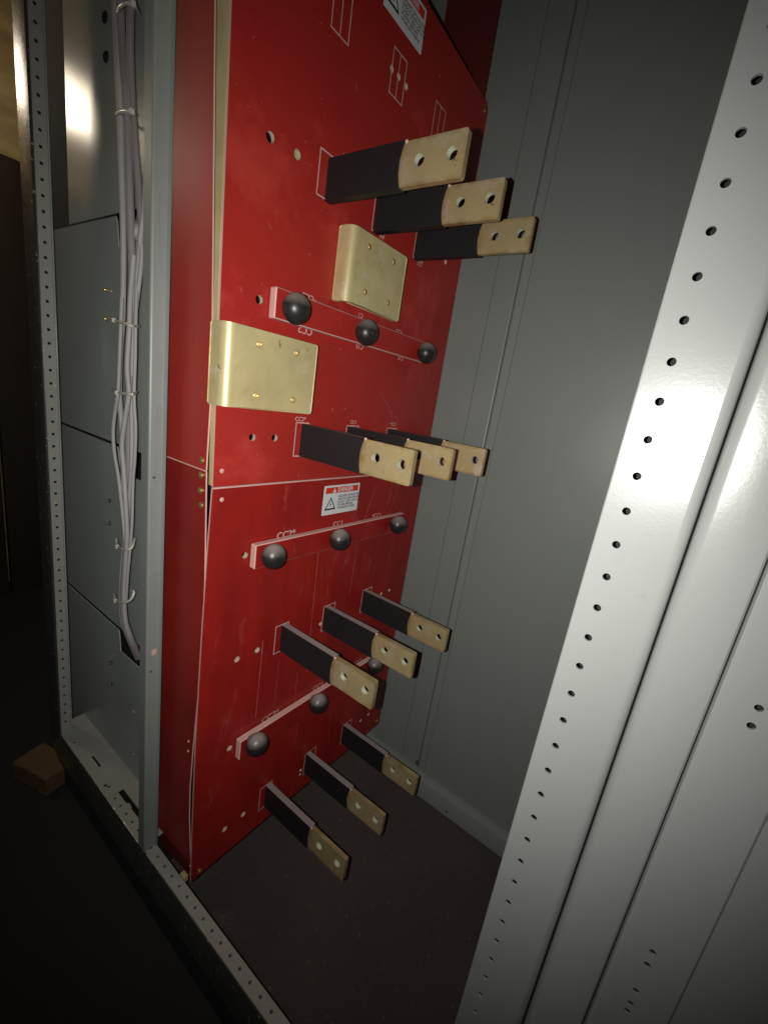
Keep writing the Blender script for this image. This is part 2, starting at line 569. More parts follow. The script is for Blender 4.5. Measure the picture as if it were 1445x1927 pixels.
# upper board
up = thing('upper_front_board', (0.95, 0, -0.23), 'upper red insulating board facing the viewer, with two brass brackets', 'insulating board')
outer = [(0.527, -0.2335), (1.3975, -0.2335), (1.4005, 0.893), (1.386, 0.905), (0.513, 0.925), (0.517, 0.585)]
holes = [stabhole(0.6098, 0.4367, 0.0095), stabhole(0.6762, 0.4392, 0.0095), stabhole(0.6105, 0.1541), stabhole(0.6178, -0.1269, 0.0085),
         stabhole(0.6806, -0.1269, 0.0085), stabhole(0.5452, -0.1994, 0.0040), stabhole(0.9293, 0.7257, 0.0075), stabhole(0.957, 0.7262, 0.0075),
         stabhole(0.9896, 0.7256, 0.0075), stabhole(1.3006, 0.4384, 0.0075)]
bm = plate(bmesh.new(), outer, holes, T, XZ(0), 0, 2, 1, 0.0085)
part('board', bm, [RED, EDGE, HOLEB], up)
# fibreglass backing seen along the left edge and in holes
bm = bmesh.new()
L = [(0.90, 0.060, 0.512), (0.585, 0.042, 0.517), (0.18, 0.020, 0.5205), (-0.16, 0.0165, 0.526), (-0.232, 0.0155, 0.527)]
prev = None
for z, y, x in L:
    ring = [bm.verts.new((x, T + .001, z)), bm.verts.new((x, max(y, T + .003), z)), bm.verts.new((x + 0.020, max(y, T + .003), z)), bm.verts.new((x + 0.020, T + .001, z))]
    if prev:
        for k in range(4): bm.faces.new((prev[k], prev[(k + 1) % 4], ring[(k + 1) % 4], ring[k]))
    prev = ring
part('backing_edge', bm, BEIGE, up)
bm = bmesh.new()
part('backing_sheet', BOX(0.655, 0.73, 0.020, 0.026, 0.41, 0.47), BEIGE, up)
bm.free()

# printed slot outlines + stencils
YP = -0.0006


def outline(par, x0, x1, z0, z1, mid=True, w=0.0028):
    bm = bmesh.new()
    strip(bm, (x0, z0), (x0, z1), w, YP)
    strip(bm, (x1, z0), (x1, z1), w, YP)
    strip(bm, (x0 - w / 2, z0), (x1 + w / 2, z0), w, YP - 0.0001)
    strip(bm, (x0 - w / 2, z1), (x1 + w / 2, z1), w, YP - 0.0001)
    if mid: strip(bm, ((x0 + x1) / 2, z0), ((x0 + x1) / 2, z1), w * .8, YP)
    part('slot_outline', bm, PRINT, par)


for x0, x1 in ((0.7335, 0.784), (0.929, 0.981), (1.1215, 1.173)):
    outline(up, x0, x1, 0.682, 0.768)
outline(up, 0.737, 0.784, 0.396, 0.480, mid=False)
outline(up, 0.929, 0.981, 0.396, 0.480, mid=False)
outline(up, 1.1215, 1.173, 0.396, 0.480, mid=False)
outline(up, 0.743, 0.784, -0.171, -0.0885, mid=False)
outline(up, 0.929, 0.981, -0.171, -0.0885, mid=False)
outline(up, 1.1215, 1.173, -0.171, -0.0885, mid=False)


def stencil(par, txt, x, z, size=0.021, rot=0.0):
    part('stencil_lettering', text_bm(txt, size, lambda u, v: (x + u, YP - 0.0004, z + v), rot, 1.1, 'CENTER', 0.014), PRINT, par)


stencil(up, 'CC2*', 0.755, -0.080, 0.0139)
stencil(up, 'CC1', 0.955, -0.078, 0.0131)
stencil(up, '*CC1', 1.15, -0.076, 0.0131)
stencil(up, 'C1', 0.97, 0.389, 0.0139, PI)
stencil(up, 'C1S', 1.16, 0.389, 0.0131, PI)
stencil(up, 'CC2', 0.742, 0.122, 0.0213, PI)
stencil(up, 'C1S', 0.94, 0.122, 0.0164, PI)
stencil(up, 'C1S', 1.135, 0.122, 0.0148, PI)
stencil(up, '*CC2', 0.745, 0.193, 0.0172, PI)
stencil(up, 'C1', 0.928, 0.197, 0.0148, PI)
stencil(up, '*C1S', 1.11, 0.193, 0.0148, PI)
bm = bmesh.new()
# a long curved scuff and a few scratches
pts = [hit(px, py, 1, 0) for px, py in ((718, 745), (731, 765), (738, 785), (737, 800))]
for i in range(3):
    a, b = pts[i], pts[i + 1]
    d0 = Vector((-(pts[min(i + 1, 3)].z - pts[max(i - 1, 0)].z), 0, pts[min(i + 1, 3)].x - pts[max(i - 1, 0)].x)).normalized() * 0.0007
    d1 = Vector((-(pts[min(i + 2, 3)].z - pts[i].z), 0, pts[min(i + 2, 3)].x - pts[i].x)).normalized() * 0.0007
    bm.faces.new([bm.verts.new((p.x, YP, p.z)) for p in (a + d0, a - d0, b - d1, b + d1)])
bmesh.ops.remove_doubles(bm, verts=bm.verts, dist=0.00005)
part('scuff_mark', bm, FAINT, up)
for (a, b, c_, d) in ((505, 420, 512, 432), (452, 540, 455, 549), (630, 590, 640, 583), (735, 775, 748, 790)):
    p, q = hit(a, b, 1, 0), hit(c_, d, 1, 0)
    bm = bmesh.new()
    strip(bm, (p.x, p.z), (q.x, q.z), 0.0014, YP)
    part('scuff_mark', bm, FAINT, up)
part('rivet', screw_bm((0.5452, -0.001, -0.1994), (0, -1, 0), 0.0034, 0.002), EDGE, up)
for p in ((1.378, 0.880),):
    part('screw', screw_bm((p[0], -0.001, p[1]), (0, -1, 0), 0.0042, 0.004), SCREWM, up)

# lower board
lo = thing('lower_front_board', (0.95, 0, -1.345), 'lower red insulating board with the small danger label on it', 'insulating board')
le = [(0.5265, -0.2385), (0.522, -0.39), (0.5185, -0.60), (0.516, -0.85), (0.5165, -1.05), (0.519, -1.22), (0.5205, -1.352)]
outer = list(reversed(le)) + [(1.3975, -0.2385), (1.385, -1.357)]
outer = le + [(1.385, -1.357), (1.3965, -0.2385)]
holes = []
for z in ZROW[2:]:
    for x in (0.6195, 0.6825, 1.2385, 1.290): holes.append(stabhole(x, z - .005, 0.0085 if x < 1 else .0065))
holes += [stabhole(0.6208, -0.4086, 0.0085), stabhole(0.6162, -0.9677, 0.0085), stabhole(0.5491, -0.2631, 0.004), stabhole(0.922, -0.7024, 0.0065),
          stabhole(0.915, -1.262, 0.0055), stabhole(0.915, -1.280, 0.0045)]
bm = plate(bmesh.new(), outer, holes, TL, XZ(0), 0, 2, 1, 0.0125)
part('board', bm, [RED2, EDGE, HOLEB], lo)
part('cut_edge', BOX(0.5265, 1.3965, -0.0012, TL, -0.2384, -0.2350), EDGE, lo)
for zc in ZROW[2:]:
    outline(lo, 0.741, 0.787, zc - 0.043, zc + 0.0425, mid=False)
    outline(lo, 0.929, 0.981, zc - 0.043, zc + 0.0425, mid=False)
    outline(lo, 1.1215, 1.173, zc - 0.043, zc + 0.0425, mid=False)
stencil(lo, 'CC2*', 0.745, -0.377, 0.0246)
stencil(lo, 'CC1', 0.945, -0.377, 0.0213)
stencil(lo, '*CC1', 1.135, -0.377, 0.0197)
stencil(lo, 'CC2*', 0.752, -0.944, 0.0246)
stencil(lo, 'CC1', 0.950, -0.944, 0.0230)
stencil(lo, '*CC1', 1.155, -0.944, 0.0197)
bm = bmesh.new()
for (a, b, c_, d, ww) in ((708, 912, 678, 1000, .0022), (750, 912, 722, 995, .0018), (599, 1040, 577, 1265, .0020), (673, 1020, 657, 1120, .0020), (495, 1205, 481, 1350, .0026),
                          (526, 1240, 516, 1330, .0012), (560, 1265, 552, 1340, .0012), (618, 1100, 610, 1160, .001), (560, 1360, 556, 1400, .0012), (622, 1340, 618, 1400, .0014),
                          (633, 1345, 628, 1400, .0010), (588, 1210, 583, 1260, .0010)):
    p, q = hit(a, b, 1, 0), hit(c_, d, 1, 0)
    n = 8
    bm = bmesh.new()
    nn = Vector((-(q.z - p.z), 0, q.x - p.x)).normalized()
    pr_ = None
    for i in range(n + 1):
        m_ = p.lerp(q, i / n)
        hw = ww * random.uniform(.3, .58)
        e = [bm.verts.new((m_.x + nn.x * hw, YP, m_.z + nn.z * hw)), bm.verts.new((m_.x - nn.x * hw, YP, m_.z - nn.z * hw))]
        if pr_: bm.faces.new((pr_[0], pr_[1], e[1], e[0]))
        pr_ = e
    part('score_line', bm, FAINT, lo)
for p in ((0.5491, -0.2631),):
    part('screw', screw_bm((p[0], -0.001, p[1]), (0, -1, 0), 0.0034, 0.002), EDGE, lo)
for p in ((0.5459, -1.336), (1.3609, -1.3278)):
    part('screw', screw_bm((p[0], -0.001, p[1]), (0, -1, 0), 0.0048, 0.005), SCREWM, lo)

# black sheets behind the boards, standing in for the unlit interior
t = thing('interior_shade_sheets', (0.95, 0.33, -1.35), 'black sheets standing in for shade inside the red box, glimpsed through gaps and holes', 'shade sheet')
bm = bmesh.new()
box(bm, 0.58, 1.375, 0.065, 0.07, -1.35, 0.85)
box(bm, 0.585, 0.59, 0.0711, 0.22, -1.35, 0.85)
part('shade_sheets', bm, BLACK, t)

# maroon return board above the upper board, with the pale board behind it
t = thing('return_board', (1.395, 0.1, 0.89), 'dark maroon board behind the top right corner of the red board', 'insulating board')
part('board', BOX(1.386, 1.398, 0.016, 0.203, 0.70, 1.7), DARKRED, t)
t = thing('rear_board', (1.1, 0.32, 0.9), 'cream board showing above the top edge of the red board', 'insulating board')
part('board', BOX(0.70, 1.384, 0.30, 0.315, 0.72, 1.7), CREAM, t)

# ------------------------------------------------------------------ red side boards (plane X = .52)
us = thing('upper_side_board', (0.52, 0.1, -0.2), 'upper glossy red side board left of the brass bracket', 'insulating board')
outer = [(0.0175, -0.2010), (0.0135, -0.02), (0.0268, 0.181), (0.0555, 0.60), (0.075, 0.95), (0.214, 0.95), (0.214, -0.2010)]
bm = plate(bmesh.new(), outer, [], 0.0035, YZ(0.52), 0, 0, 1)
part('board', bm, [REDSIDE, EDGE], us)
part('cut_edge', BOX(0.5192, 0.523, 0.0172, 0.214, -0.2040, -0.2016), EDGE, us)
part('screw', screw_bm((0.519, 0.0305, -0.1825), (-1, 0, 0), 0.0052, 0.006), SCREWM, us)
ls = thing('lower_side_board', (0.52, 0.1, -1.3), 'lower red side board with its edge bowing away from the front board', 'insulating board')
outer = [(0.0170, -0.2045), (0.0120, -0.30), (0.0035, -0.45), (0.0040, -0.62), (0.0085, -0.75), (0.0195, -0.92), (0.0250, -1.05), (0.0220, -1.14), (0.0130, -1.23), (0.0030, -1.292), (0.214, -1.308),
         (0.214, -0.2045)]
bm = plate(bmesh.new(), outer, [], 0.0035, YZ(0.52), 0, 0, 1)
part('board', bm, [REDSIDE2, EDGE], ls)
for y, z in ((0.0316, -0.2145), (0.0311, -0.248), (0.0247, -0.279)):
    part('screw', screw_bm((0.519, y, z), (-1, 0, 0), 0.0052, 0.006), SCREWM, ls)
for y, z in ((0.036, -0.905), (0.036, -0.935)):
    part('screw', screw_bm((0.519, y, z), (-1, 0, 0), 0.0022, 0.003), EDGE, ls)
# pale rear edge of the lower side board bowing out past the post
bm = bmesh.new()
prev = None
for i in range(15):
    f = i / 14
    z = -0.29 - f * 0.46
    y = 0.214 - 0.016 * math.sin(PI * f) ** 0.8
    r_ = [bm.verts.new((0.5185 - 0.006 * math.sin(PI * f), y, z)), bm.verts.new((0.5185 - 0.006 * math.sin(PI * f), y + 0.012, z))]
    if prev: bm.faces.new((prev[0], prev[1], r_[1], r_[0]))
    prev = r_
r = bmesh.ops.solidify(bm, geom=bm.faces[:], thickness=0.002)
part('warped_edge', bm, BEIGE, ls)
kb = thing('kick_board', (0.53, 0.1, -1.4), 'dark red kick board under the lower side board, just above the sill', 'insulating board')
bm = plate(bmesh.new(), [(0.002, -1.30), (0.002, -1.36), (0.214, -1.40), (0.214, -1.318)], [], 0.01, YZ(0.533))
part('board', bm, DARKRED, kb)
for y, z in ((0.016, -1.3125), (0.014, -1.3439)):
    part('screw', screw_bm((0.528, y, z), (-1, 0, 0), 0.0045, 0.005), SCREWM, kb)

# ------------------------------------------------------------------ brass stabs
SL = (0, 0, 0)
stab = thing('busbar_stab', SL)
sl_out = [(0.0, 0.0405), (0.0, -0.0405)]
n = 10
for i in range(n + 1):
    a = -1 + 2 * i / n
    sl_out.append((-0.199 + 0.0085 * (1 - a * a), a * 0.0405))
bm = bmesh.new()
# sleeve: plate in the Y-Z plane, front faces -X
plate(bm, [(0.004, 0.0405)] + [(0.004, -0.0405)] + sl_out[2:], [], 0.0185, YZ(0.0))
es = [e for e in bm.edges if len(e.link_faces) == 2 and e.calc_face_angle(0) > 0.6]
bmesh.ops.bevel(bm, geom=es, offset=0.0016, segments=2, affect='EDGES')
part('insulating_sleeve', bm, SLEEVE, stab, 40)
bm = bmesh.new()
plate(bm, rrect(-0.332, -0.186, -0.0385, 0.0385, 0.005, 3), [circ(-0.2355, 0.003, 0.0110, 20), circ(-0.305, 0.003, 0.0110, 20)], 0.0125, YZ(0.0025), 0, 1, 0)
es = [e for e in bm.edges if len(e.link_faces) == 2 and e.calc_face_angle(0) > 0.6 and all(f.material_index == 0 for f in e.link_faces)]
bmesh.ops.bevel(bm, geom=es, offset=0.0018, segments=2, affect='EDGES')
part('brass_blade', bm, [BRASS, HOLE], stab, 35)
# little bead where the sleeve ends
bm = bmesh.new()
bmesh.ops.create_icosphere(bm, subdivisions=2, radius=0.0035)
for v in bm.verts: v.co += Vector((0.003, -0.2005, 0.0385))
part('sleeve_bead', bm, EDGE, stab)

ROWN = [('top', 'the row above the small bracket'), ('second', 'the row just above the danger label'), ('third', 'the row between the two lower knob bars'), ('bottom', 'the lowest row over the floor')]
PHN = ['leftmost', 'middle', 'rightmost']
k = 0
for ri, z in enumerate(ZROW):
    for pi, x in enumerate(PH):
        o = stab if k == 0 else copy_tree(stab)
        zz = z
        o.location = Vector((x, 0, zz)) * S
        tag(o, '%s black-sleeved brass stab in %s' % (PHN[pi], ROWN[ri][1]), 'busbar', 'brass stabs sticking out of the red boards')
        # real hardware never sits perfectly square
        o.rotation_euler = (math.radians(random.uniform(-.25, .25)), math.radians(random.uniform(-.3, .3)), math.radians(random.uniform(-.25, .25)))
        if k == 0: pass
        k += 1

# ------------------------------------------------------------------ knob bars and knobs
ZB = [(0.125, 0.186, 1.25), (-0.442, -0.380, 1.272), (-1.008, -0.946, 1.265)]
BN = ['red knob bar with pale edges below the small brass bracket', 'red knob bar with pale edges under the small danger label', 'red knob bar with pale edges behind the third row of stabs']
KN = ['leftmost', 'middle', 'rightmost']
KR = ['the upper knob bar below the small bracket', 'the knob bar under the small danger label', 'the lowest knob bar']
kx = [0.667, 0.904, 1.200]
kz = [0.1510, -0.4045, -0.9550]
for i, (z0, z1, x1) in enumerate(ZB):
    t = thing('knob_bar', (0.95, -0.01, z0), BN[i], 'knob bar', 'red bars carrying black knobs')
    bm = bmesh.new()
    box(bm, 0.6345, x1, -0.021, -0.0015, z0, z1)
    bmesh.ops.bevel(bm, geom=bm.edges[:], offset=0.0022, segments=1, affect='EDGES')
    bmesh.ops.recalc_face_normals(bm, faces=bm.faces)
    for f in bm.faces:
        f.normal_update()
        f.material_index = 0 if abs(f.normal.y) > .9 else 1
    part('bar', bm, [RED2 if i else RED, EDGE], t)
proto = None
for i in range(3):
    for j in range(3):
        if proto is None:
            proto = thing('ball_knob', (kx[j], -0.021, kz[i]))
            bm = bmesh.new()
            prof = [(0.012, -0.0005), (0.016, 0.003)]
            for q in range(1, 12):
                a = -1.0 + (q / 11) * (PI / 2 + 1.0)
                prof.append((0.0315 * math.cos(a), 0.0285 + 0.0275 * math.sin(a)))
            prof[-1] = (0, prof[-1][1])
            lathe(bm, prof, (kx[j], -0.021, kz[i]), (0, -1, 0), 32)
            part('cap', bm, KNOB, proto, 60)
            o = proto
        else:
            o = copy_tree(proto)
        o.location = Vector((kx[j], -0.021, kz[i])) * S
        tag(o, '%s black ball knob on %s' % (KN[j], KR[i]), 'knob', 'black ball knobs on the red bars')

# ------------------------------------------------------------------ bent brass brackets


def bracket(name, x0, x1, z0, z1, yf, holes, label, back=0.03, rot=0.0):
    t = thing(name, (x0, 0, z0), label, 'bracket', 'bent brass brackets on the upper red board')
    R_, TH = 0.020, 0.0125
    arc_l = R_ * PI / 2
    u_b = x0 + R_                                  # where the bend starts on the flat sheet
    u_e = u_b - arc_l - (back - (yf + R_))         # far end of the unrolled leg
    fo = [(u_e, z1 - 0.004), (u_e + 0.004, z1), (x1 - 0.006, z1), (x1 - 0.002, z1 - 0.002), (x1, z1 - 0.006), (x1, z0 + 0.006), (x1 - 0.002, z0 + 0.002), (x1 - 0.006, z0), (u_e + 0.004, z0), (u_e, z0 + 0.004)]
    bm = plate(bmesh.new(), fo, [circ(u, v, 0.0078, 18) for u, v in holes], TH, lambda u, v, w_: (u, w_, v), 0, 1, 0)
    for q in range(9):
        bmesh.ops.bisect_plane(bm, geom=bm.verts[:] + bm.edges[:] + bm.faces[:], plane_co=(u_b - arc_l * q / 8, 0, 0), plane_no=(1, 0, 0))
    es = [e for e in bm.edges if len(e.link_faces) == 2 and e.calc_face_angle(0) > 0.6 and all(f.material_index == 0 for f in e.link_faces)]
    bmesh.ops.bevel(bm, geom=es, offset=0.0012, segments=2, affect='EDGES')
    for v in bm.verts:
        u, w_, z = v.co
        if u >= u_b: x, y = u, yf + w_
        elif u >= u_b - arc_l:
            a_ = (u_b - u) / R_
            x, y = u_b - (R_ - w_) * math.sin(a_), yf + R_ - (R_ - w_) * math.cos(a_)
        else: x, y = x0 + w_, yf + R_ + (u_b - arc_l - u)
        v.co = (x, y, z)
    part('plate', bm, [BRASSB, SCREWM], t, 35)
    if back > 0: part('lug', BOX(x0 + 0.004, x0 + 0.024, 0.0052, 0.012, z0 + 0.02, z1 - 0.02), BRASSB, t)
    for u, v in holes:
        b2 = bmesh.new()
        lathe(b2, [(0.0077, 0.0), (0.0068, 0.0), (0.0062, -0.004), (0.0, -0.0045)], (u, yf + 0.0065, v), (0, -1, 0), 14)
        part('insert', b2, INSERT, t)
    return t


bracket('bent_bracket', 0.508, 0.744, -0.0615, 0.0920, -0.045, [(0.5845, 0.0655), (0.683, 0.065), (0.585, -0.0343), (0.684, -0.0346)],
        'larger bent brass bracket wrapping the left edge of the red board', back=0.004)
bracket('bent_bracket', 0.817, 1.034, 0.2050, 0.3640, -0.045, [(0.877, 0.337), (0.979, 0.337), (0.8825, 0.240), (0.9785, 0.239)],
        'smaller-looking bent brass bracket just under the top row of stabs', back=-0.001)

# ------------------------------------------------------------------ danger labels


def danger(x0, x1, z0, z1, label, name='danger_label'):
    t = thing(name, (x0, -0.001, z0), label, 'warning label', 'danger labels stuck on the red boards')
    W, H = x1 - x0, z1 - z0
    part('sticker', plate(bmesh.new(), rrect(x0, x1, z0, z1, 0.003, 3), [], 0.0006, XZ(-0.0012)), WHITE, t)
    m_ = 0.045 * W
    hb = z1 - 0.27 * H
    part('header', plate(bmesh.new(), [(x0 + m_, hb), (x1 - m_, hb), (x1 - m_, z1 - 0.065 * H), (x0 + m_, z1 - 0.065 * H)], [], 0.0002, XZ(-0.0016)), LRED, t)
    cx, cz = x0 + 0.58 * W, (hb + z1 - 0.065 * H) / 2
    bm = text_bm('DANGER', 0.215 * H, lambda u, v: (cx + u, -0.0021, cz + v), 0, 0.80 * W / H / 1.6, 'CENTER', 0.02)
    # safety alert triangle before the word
    ax = x0 + 0.275 * W
    h = 0.15 * H
    bm.faces.new([bm.verts.new(p) for p in ((ax - .6 * h, -.0021, cz - h / 2), (ax + .6 * h, -.0021, cz - h / 2), (ax, -.0021, cz + h / 2))])
    part('header_lettering', bm, WHITE, t)
    b = text_bm('!', 0.11 * H, lambda u, v: (ax + u, -0.0024, cz - .1 * h + v))
    # shock triangle
    tx, tz, th = x0 + 0.205 * W, z0 + 0.385 * H, 0.44 * H
    tw = th * 0.62
    O = [(tx - tw, tz - th / 2), (tx + tw, tz - th / 2), (tx, tz + th / 2)]
    k_ = 0.70
    I = [(tx + (u - tx) * k_, tz - th * .06 + (v - tz + th * .06) * k_) for u, v in O]
    merge(b, plate(bmesh.new(), O, [I], 0.0002, XZ(-0.0016)))
    bz = [(0.004, .19), (-.10, -.03), (-.01, -.02), (-.06, -.22), (.10, .03), (.01, .03)]
    b.faces.new([b.verts.new((tx + u * th, -.0018, tz - .07 * th + v * th * 1.0)) for u, v in bz])
    lines = 'HAZARD OF ELECTRIC\nSHOCK, BURN OR ARC\nFLASH. TURN OFF ALL\nPOWER BEFORE\nWORKING INSIDE.'
    merge(b, text_bm(lines, 0.108 * H, lambda u, v: (x0 + 0.40 * W + u, -0.0018, z0 + 0.40 * H + v), 0, 1.02, 'LEFT', 0.018))
    part('lettering', b, LINK, t)
    return t


danger(0.8685, 1.0225, -0.343, -0.257, 'white danger label with red header below the second row of stabs')
danger(0.875, 1.028, 0.8095, 0.8965, 'white danger label near the top edge of the red board, partly out of view')

# ------------------------------------------------------------------ left side: perforated frame
P = 0.0365
GAL_T = 0.003
lp = thing('far_corner_post', (0.48, 0.76, -1.32), 'far perforated steel corner post at the left end of the sill', 'post')
hz = []
z = -1.27
while z < 1.5:
    hz.append(z); z += P
bm = plate(bmesh.new(), [(0.466, -1.317), (0.4955, -1.317), (0.4955, 1.6), (0.466, 1.6)], [circ(0.4805, q, 0.0042, 10) for q in hz], GAL_T, XZ(0.7415))
part('perforated_face', bm, SILL, lp)
bm = bmesh.new()
path = [(0.466, 0.7415)] + arc(0.466, 0.7450, 0.0035, 270, 180, 4)[1:] + [(0.4625, 0.79), (0.4625, 0.8225), (0.4655, 0.826)]
extrude_profile(bm, thick_path(path, GAL_T), -1.40, 1.6)
part('outer_face', bm, GALV, lp, 20)
bm = BOX(0.4965, 0.500, 0.742, 0.80, -1.316, 1.6)
part('inner_flange', bm, GREYP, lp)
part('hole_shade_strip', BOX(0.4665, 0.4960, 0.752, 0.755, -1.316, 1.6), BLACK, lp)  # black strip added behind the perforations so they look dark

si = thing('frame_sill', (0.48, 0.0, -1.40), 'perforated grey steel sill running along the cabinet bottom to the viewer', 'sill')
# wide stretch behind the angle post, narrow perforated stretch before it
hl = []
y = 0.3635
hl_y = []
while y > -1.5:
    hl_y.append(y); y -= P * 1.019
hl = [circ(0.4822, q, 0.0040, 10) for q in hl_y if q < 0.15 or q > 0.17]
hl = [circ(0.4822, q, 0.0040, 10) for q in hl_y]
slots = [[(0.4975, 0.575), (0.4975, 0.513), (0.5035, 0.513), (0.5035, 0.575)],
         [(0.4975, 0.380), (0.4975, 0.322), (0.5035, 0.318), (0.5035, 0.300), (0.4995, 0.297), (0.4995, 0.236), (0.5135, 0.236), (0.5135, 0.380)],
         circ(0.4822, 0.677, 0.0045, 10), circ(0.4822, 0.430, 0.0055, 10), circ(0.4870, 0.418, 0.0045, 10)]
outer = [(0.466, 0.80), (0.466, -1.6), (0.4965, -1.6), (0.4965, 0.158), (0.565, 0.158), (0.565, 0.80)]
bm = plate(bmesh.new(), outer, hl + slots, GAL_T, XY(-1.317))
part('perforated_top', bm, SILL, si)
bm = bmesh.new()
# outer galvanised apron with rounded top edge
path = [(0.466, -1.317)] + [(0.466 - 0.0035 * math.sin(math.radians(a)), -1.3205 + 0.0035 * math.cos(math.radians(a))) for a in (30, 60, 90)] + [(0.4615, -1.43)]
prof = thick_path(path, GAL_T)
a = [bm.verts.new((p[0], -1.6, p[1])) for p in prof]
b = [bm.verts.new((p[0], 0.80, p[1])) for p in prof]
for i in range(len(prof)):
    bm.faces.new((a[i], a[(i + 1) % len(prof)], b[(i + 1) % len(prof)], b[i]))
part('outer_apron', bm, GALV, si, 20)
bm = BOX(0.4945, 0.4965, -1.6, 0.158, -1.42, -1.3205)
part('inner_apron', bm, SILL, si)
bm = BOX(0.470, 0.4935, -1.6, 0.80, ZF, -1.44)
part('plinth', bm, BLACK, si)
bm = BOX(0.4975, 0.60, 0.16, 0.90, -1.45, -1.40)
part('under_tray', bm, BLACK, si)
for p in (hit(350, 1650, 2, -1.317), ):
    bm = BOX(0.499, 0.512, 0.0, 0.02, -1.335, -1.3175, bev=0.001)
    part('clip', bm, BEIGE, si)

# angle post in front of the red side board
ap = thing('angle_post', (0.475, 0.15, -1.317), 'narrow grey angle post between the cable run and the red side boards', 'post')
bm = bmesh.new()
path = [(0.4625, 0.172)] + arc(0.4665, 0.144, 0.004, 180, 270, 4) + [(0.4885, 0.1400)] + arc(0.4885, 0.1375, 0.0025, 90, 0, 3)[1:] + [(0.491, 0.1335)]
path = [(0.4625, 0.172), (0.4625, 0.144), (0.4637, 0.1412), (0.4665, 0.140), (0.4885, 0.140), (0.4912, 0.1392), (0.4925, 0.1370), (0.4942, 0.1325)]
extrude_profile(bm, thick_path(path, 0.0028), -1.3165, 1.6)
part('angle', bm, LTGREY, ap, 20)
for z0, z1 in ((-0.02, 0.022), (-0.26, -0.085), (-0.60, -0.47), (0.22, 0.30)):
    part('backing_tab', BOX(0.4770, 0.4880, 0.1386, 0.1396, z0, z1), LTGREY, ap)
for z in (-0.242, -0.735):
    part('screw', screw_bm((0.474, 0.1395, z), (0, -1, 0), 0.002, 0.002), GALV, ap)
bm = BOX(0.474, 0.486, 0.137, 0.1396, -0.69, -0.675, bev=0.001)
part('clip', bm, EDGE, ap)

# grey compartment sheets behind the cables
SX = 0.555
seams = [1.60, 0.335, -0.238, -0.817, -1.40]
names = ['topmost grey compartment sheet mirroring a warm lamp', 'second grey compartment sheet from the top, behind the cables',
         'third grey compartment sheet from the top, behind the cables', 'lowest grey compartment sheet, standing on the sill']
tilt = [0.0, 0.006, 0.005, 0.004]
for i in range(4):
    zt, zb = seams[i] - (0.003 if i else 0), seams[i + 1] + 0.003
    t = thing('compartment_sheet', (SX, 0.55, zb), names[i], 'metal sheet', 'grey sheets stacked behind the cables')
    yl = 0.79 if i == 0 else 0.955
    # notch for the cables at the seam: cut out of the top right corner
    if i == 0:
        outer = [(yl, zb), (yl, zt), (0.18, zt), (0.18, zb)]
    else:
        outer = [(yl, zt), (yl, zb), (0.18, zb), (0.18, zt), (0.340, zt), (0.340, zt - 0.066), (0.492, zt - 0.070), (0.498, zt - 0.012), (0.505, zt)]
    dots = []
    off = tilt[i]
    bm = plate(bmesh.new(), outer, dots, 0.003, lambda u, v, w, o=off, zb=zb, zt=zt: (SX + w + o * (v - zt) / (zt - zb) * -1, u, v), 0, 0, 0)
    part('sheet', bm, GREYP, t)
    if i == 0:
        for y, z in ((0.548, 0.738), (0.545, 0.663)):
            part('stud_hole_dome', screw_bm((SX - .001, y, z), (-1, 0, 0), 0.008, 0.006), BLACK, t)  # black domes standing in for dark holes in the sheet
    else:
        zz = [(0.163, 0.0916), (-0.411, -0.481), (-0.963, -1.045)][i - 1]
        for z in zz:
            part('screw', screw_bm((SX - .0005, 0.552, z), (-1, 0, 0), 0.0042, 0.010), SCREWM if i == 1 else GALV, t)
            part('rivet', screw_bm((SX - .0005, 0.535, z + 0.035), (-1, 0, 0), 0.0032, 0.003), LTGREY, t)
        if i == 3:
            for z in (-1.059, -1.222):
                part('stud_hole_dome', screw_bm((SX - .002, 0.399, z), (-1, 0, 0), 0.0062, 0.005), LTGREY, t)
# black sheet standing in for shade behind the sheets' seams and notches
t = thing('notch_shade_sheet', (0.62, 0.55, -1.4), 'black sheet standing in for shade behind the notches in the grey sheets', 'shade sheet')
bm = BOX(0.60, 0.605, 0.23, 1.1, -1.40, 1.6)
part('notch_shade', bm, BLACK, t)
bm = bmesh.new()
c0 = hit(262, 1222, 0, 0.585)
for k in range(5):
    tube(bm, [c0 + Vector((0.0, 0.010 * math.sin(k * 2.1), 0.045)), c0 + Vector((-0.008, 0.008 - 0.004 * k, 0.012)), c0 + Vector((-.004, -0.010 + 0.004 * k, -0.03))], 0.005, 6)
tag(part('red_wires', bm, REDW), 'short red wires inside the lowest notch of the grey sheets', 'wire bundle')

# ------------------------------------------------------------------ cables
XC = 0.525


def path3(pts, x=XC):
    return [hit(p[0], p[1], 0, x + (p[2] if len(p) > 2 else 0)) for p in pts]


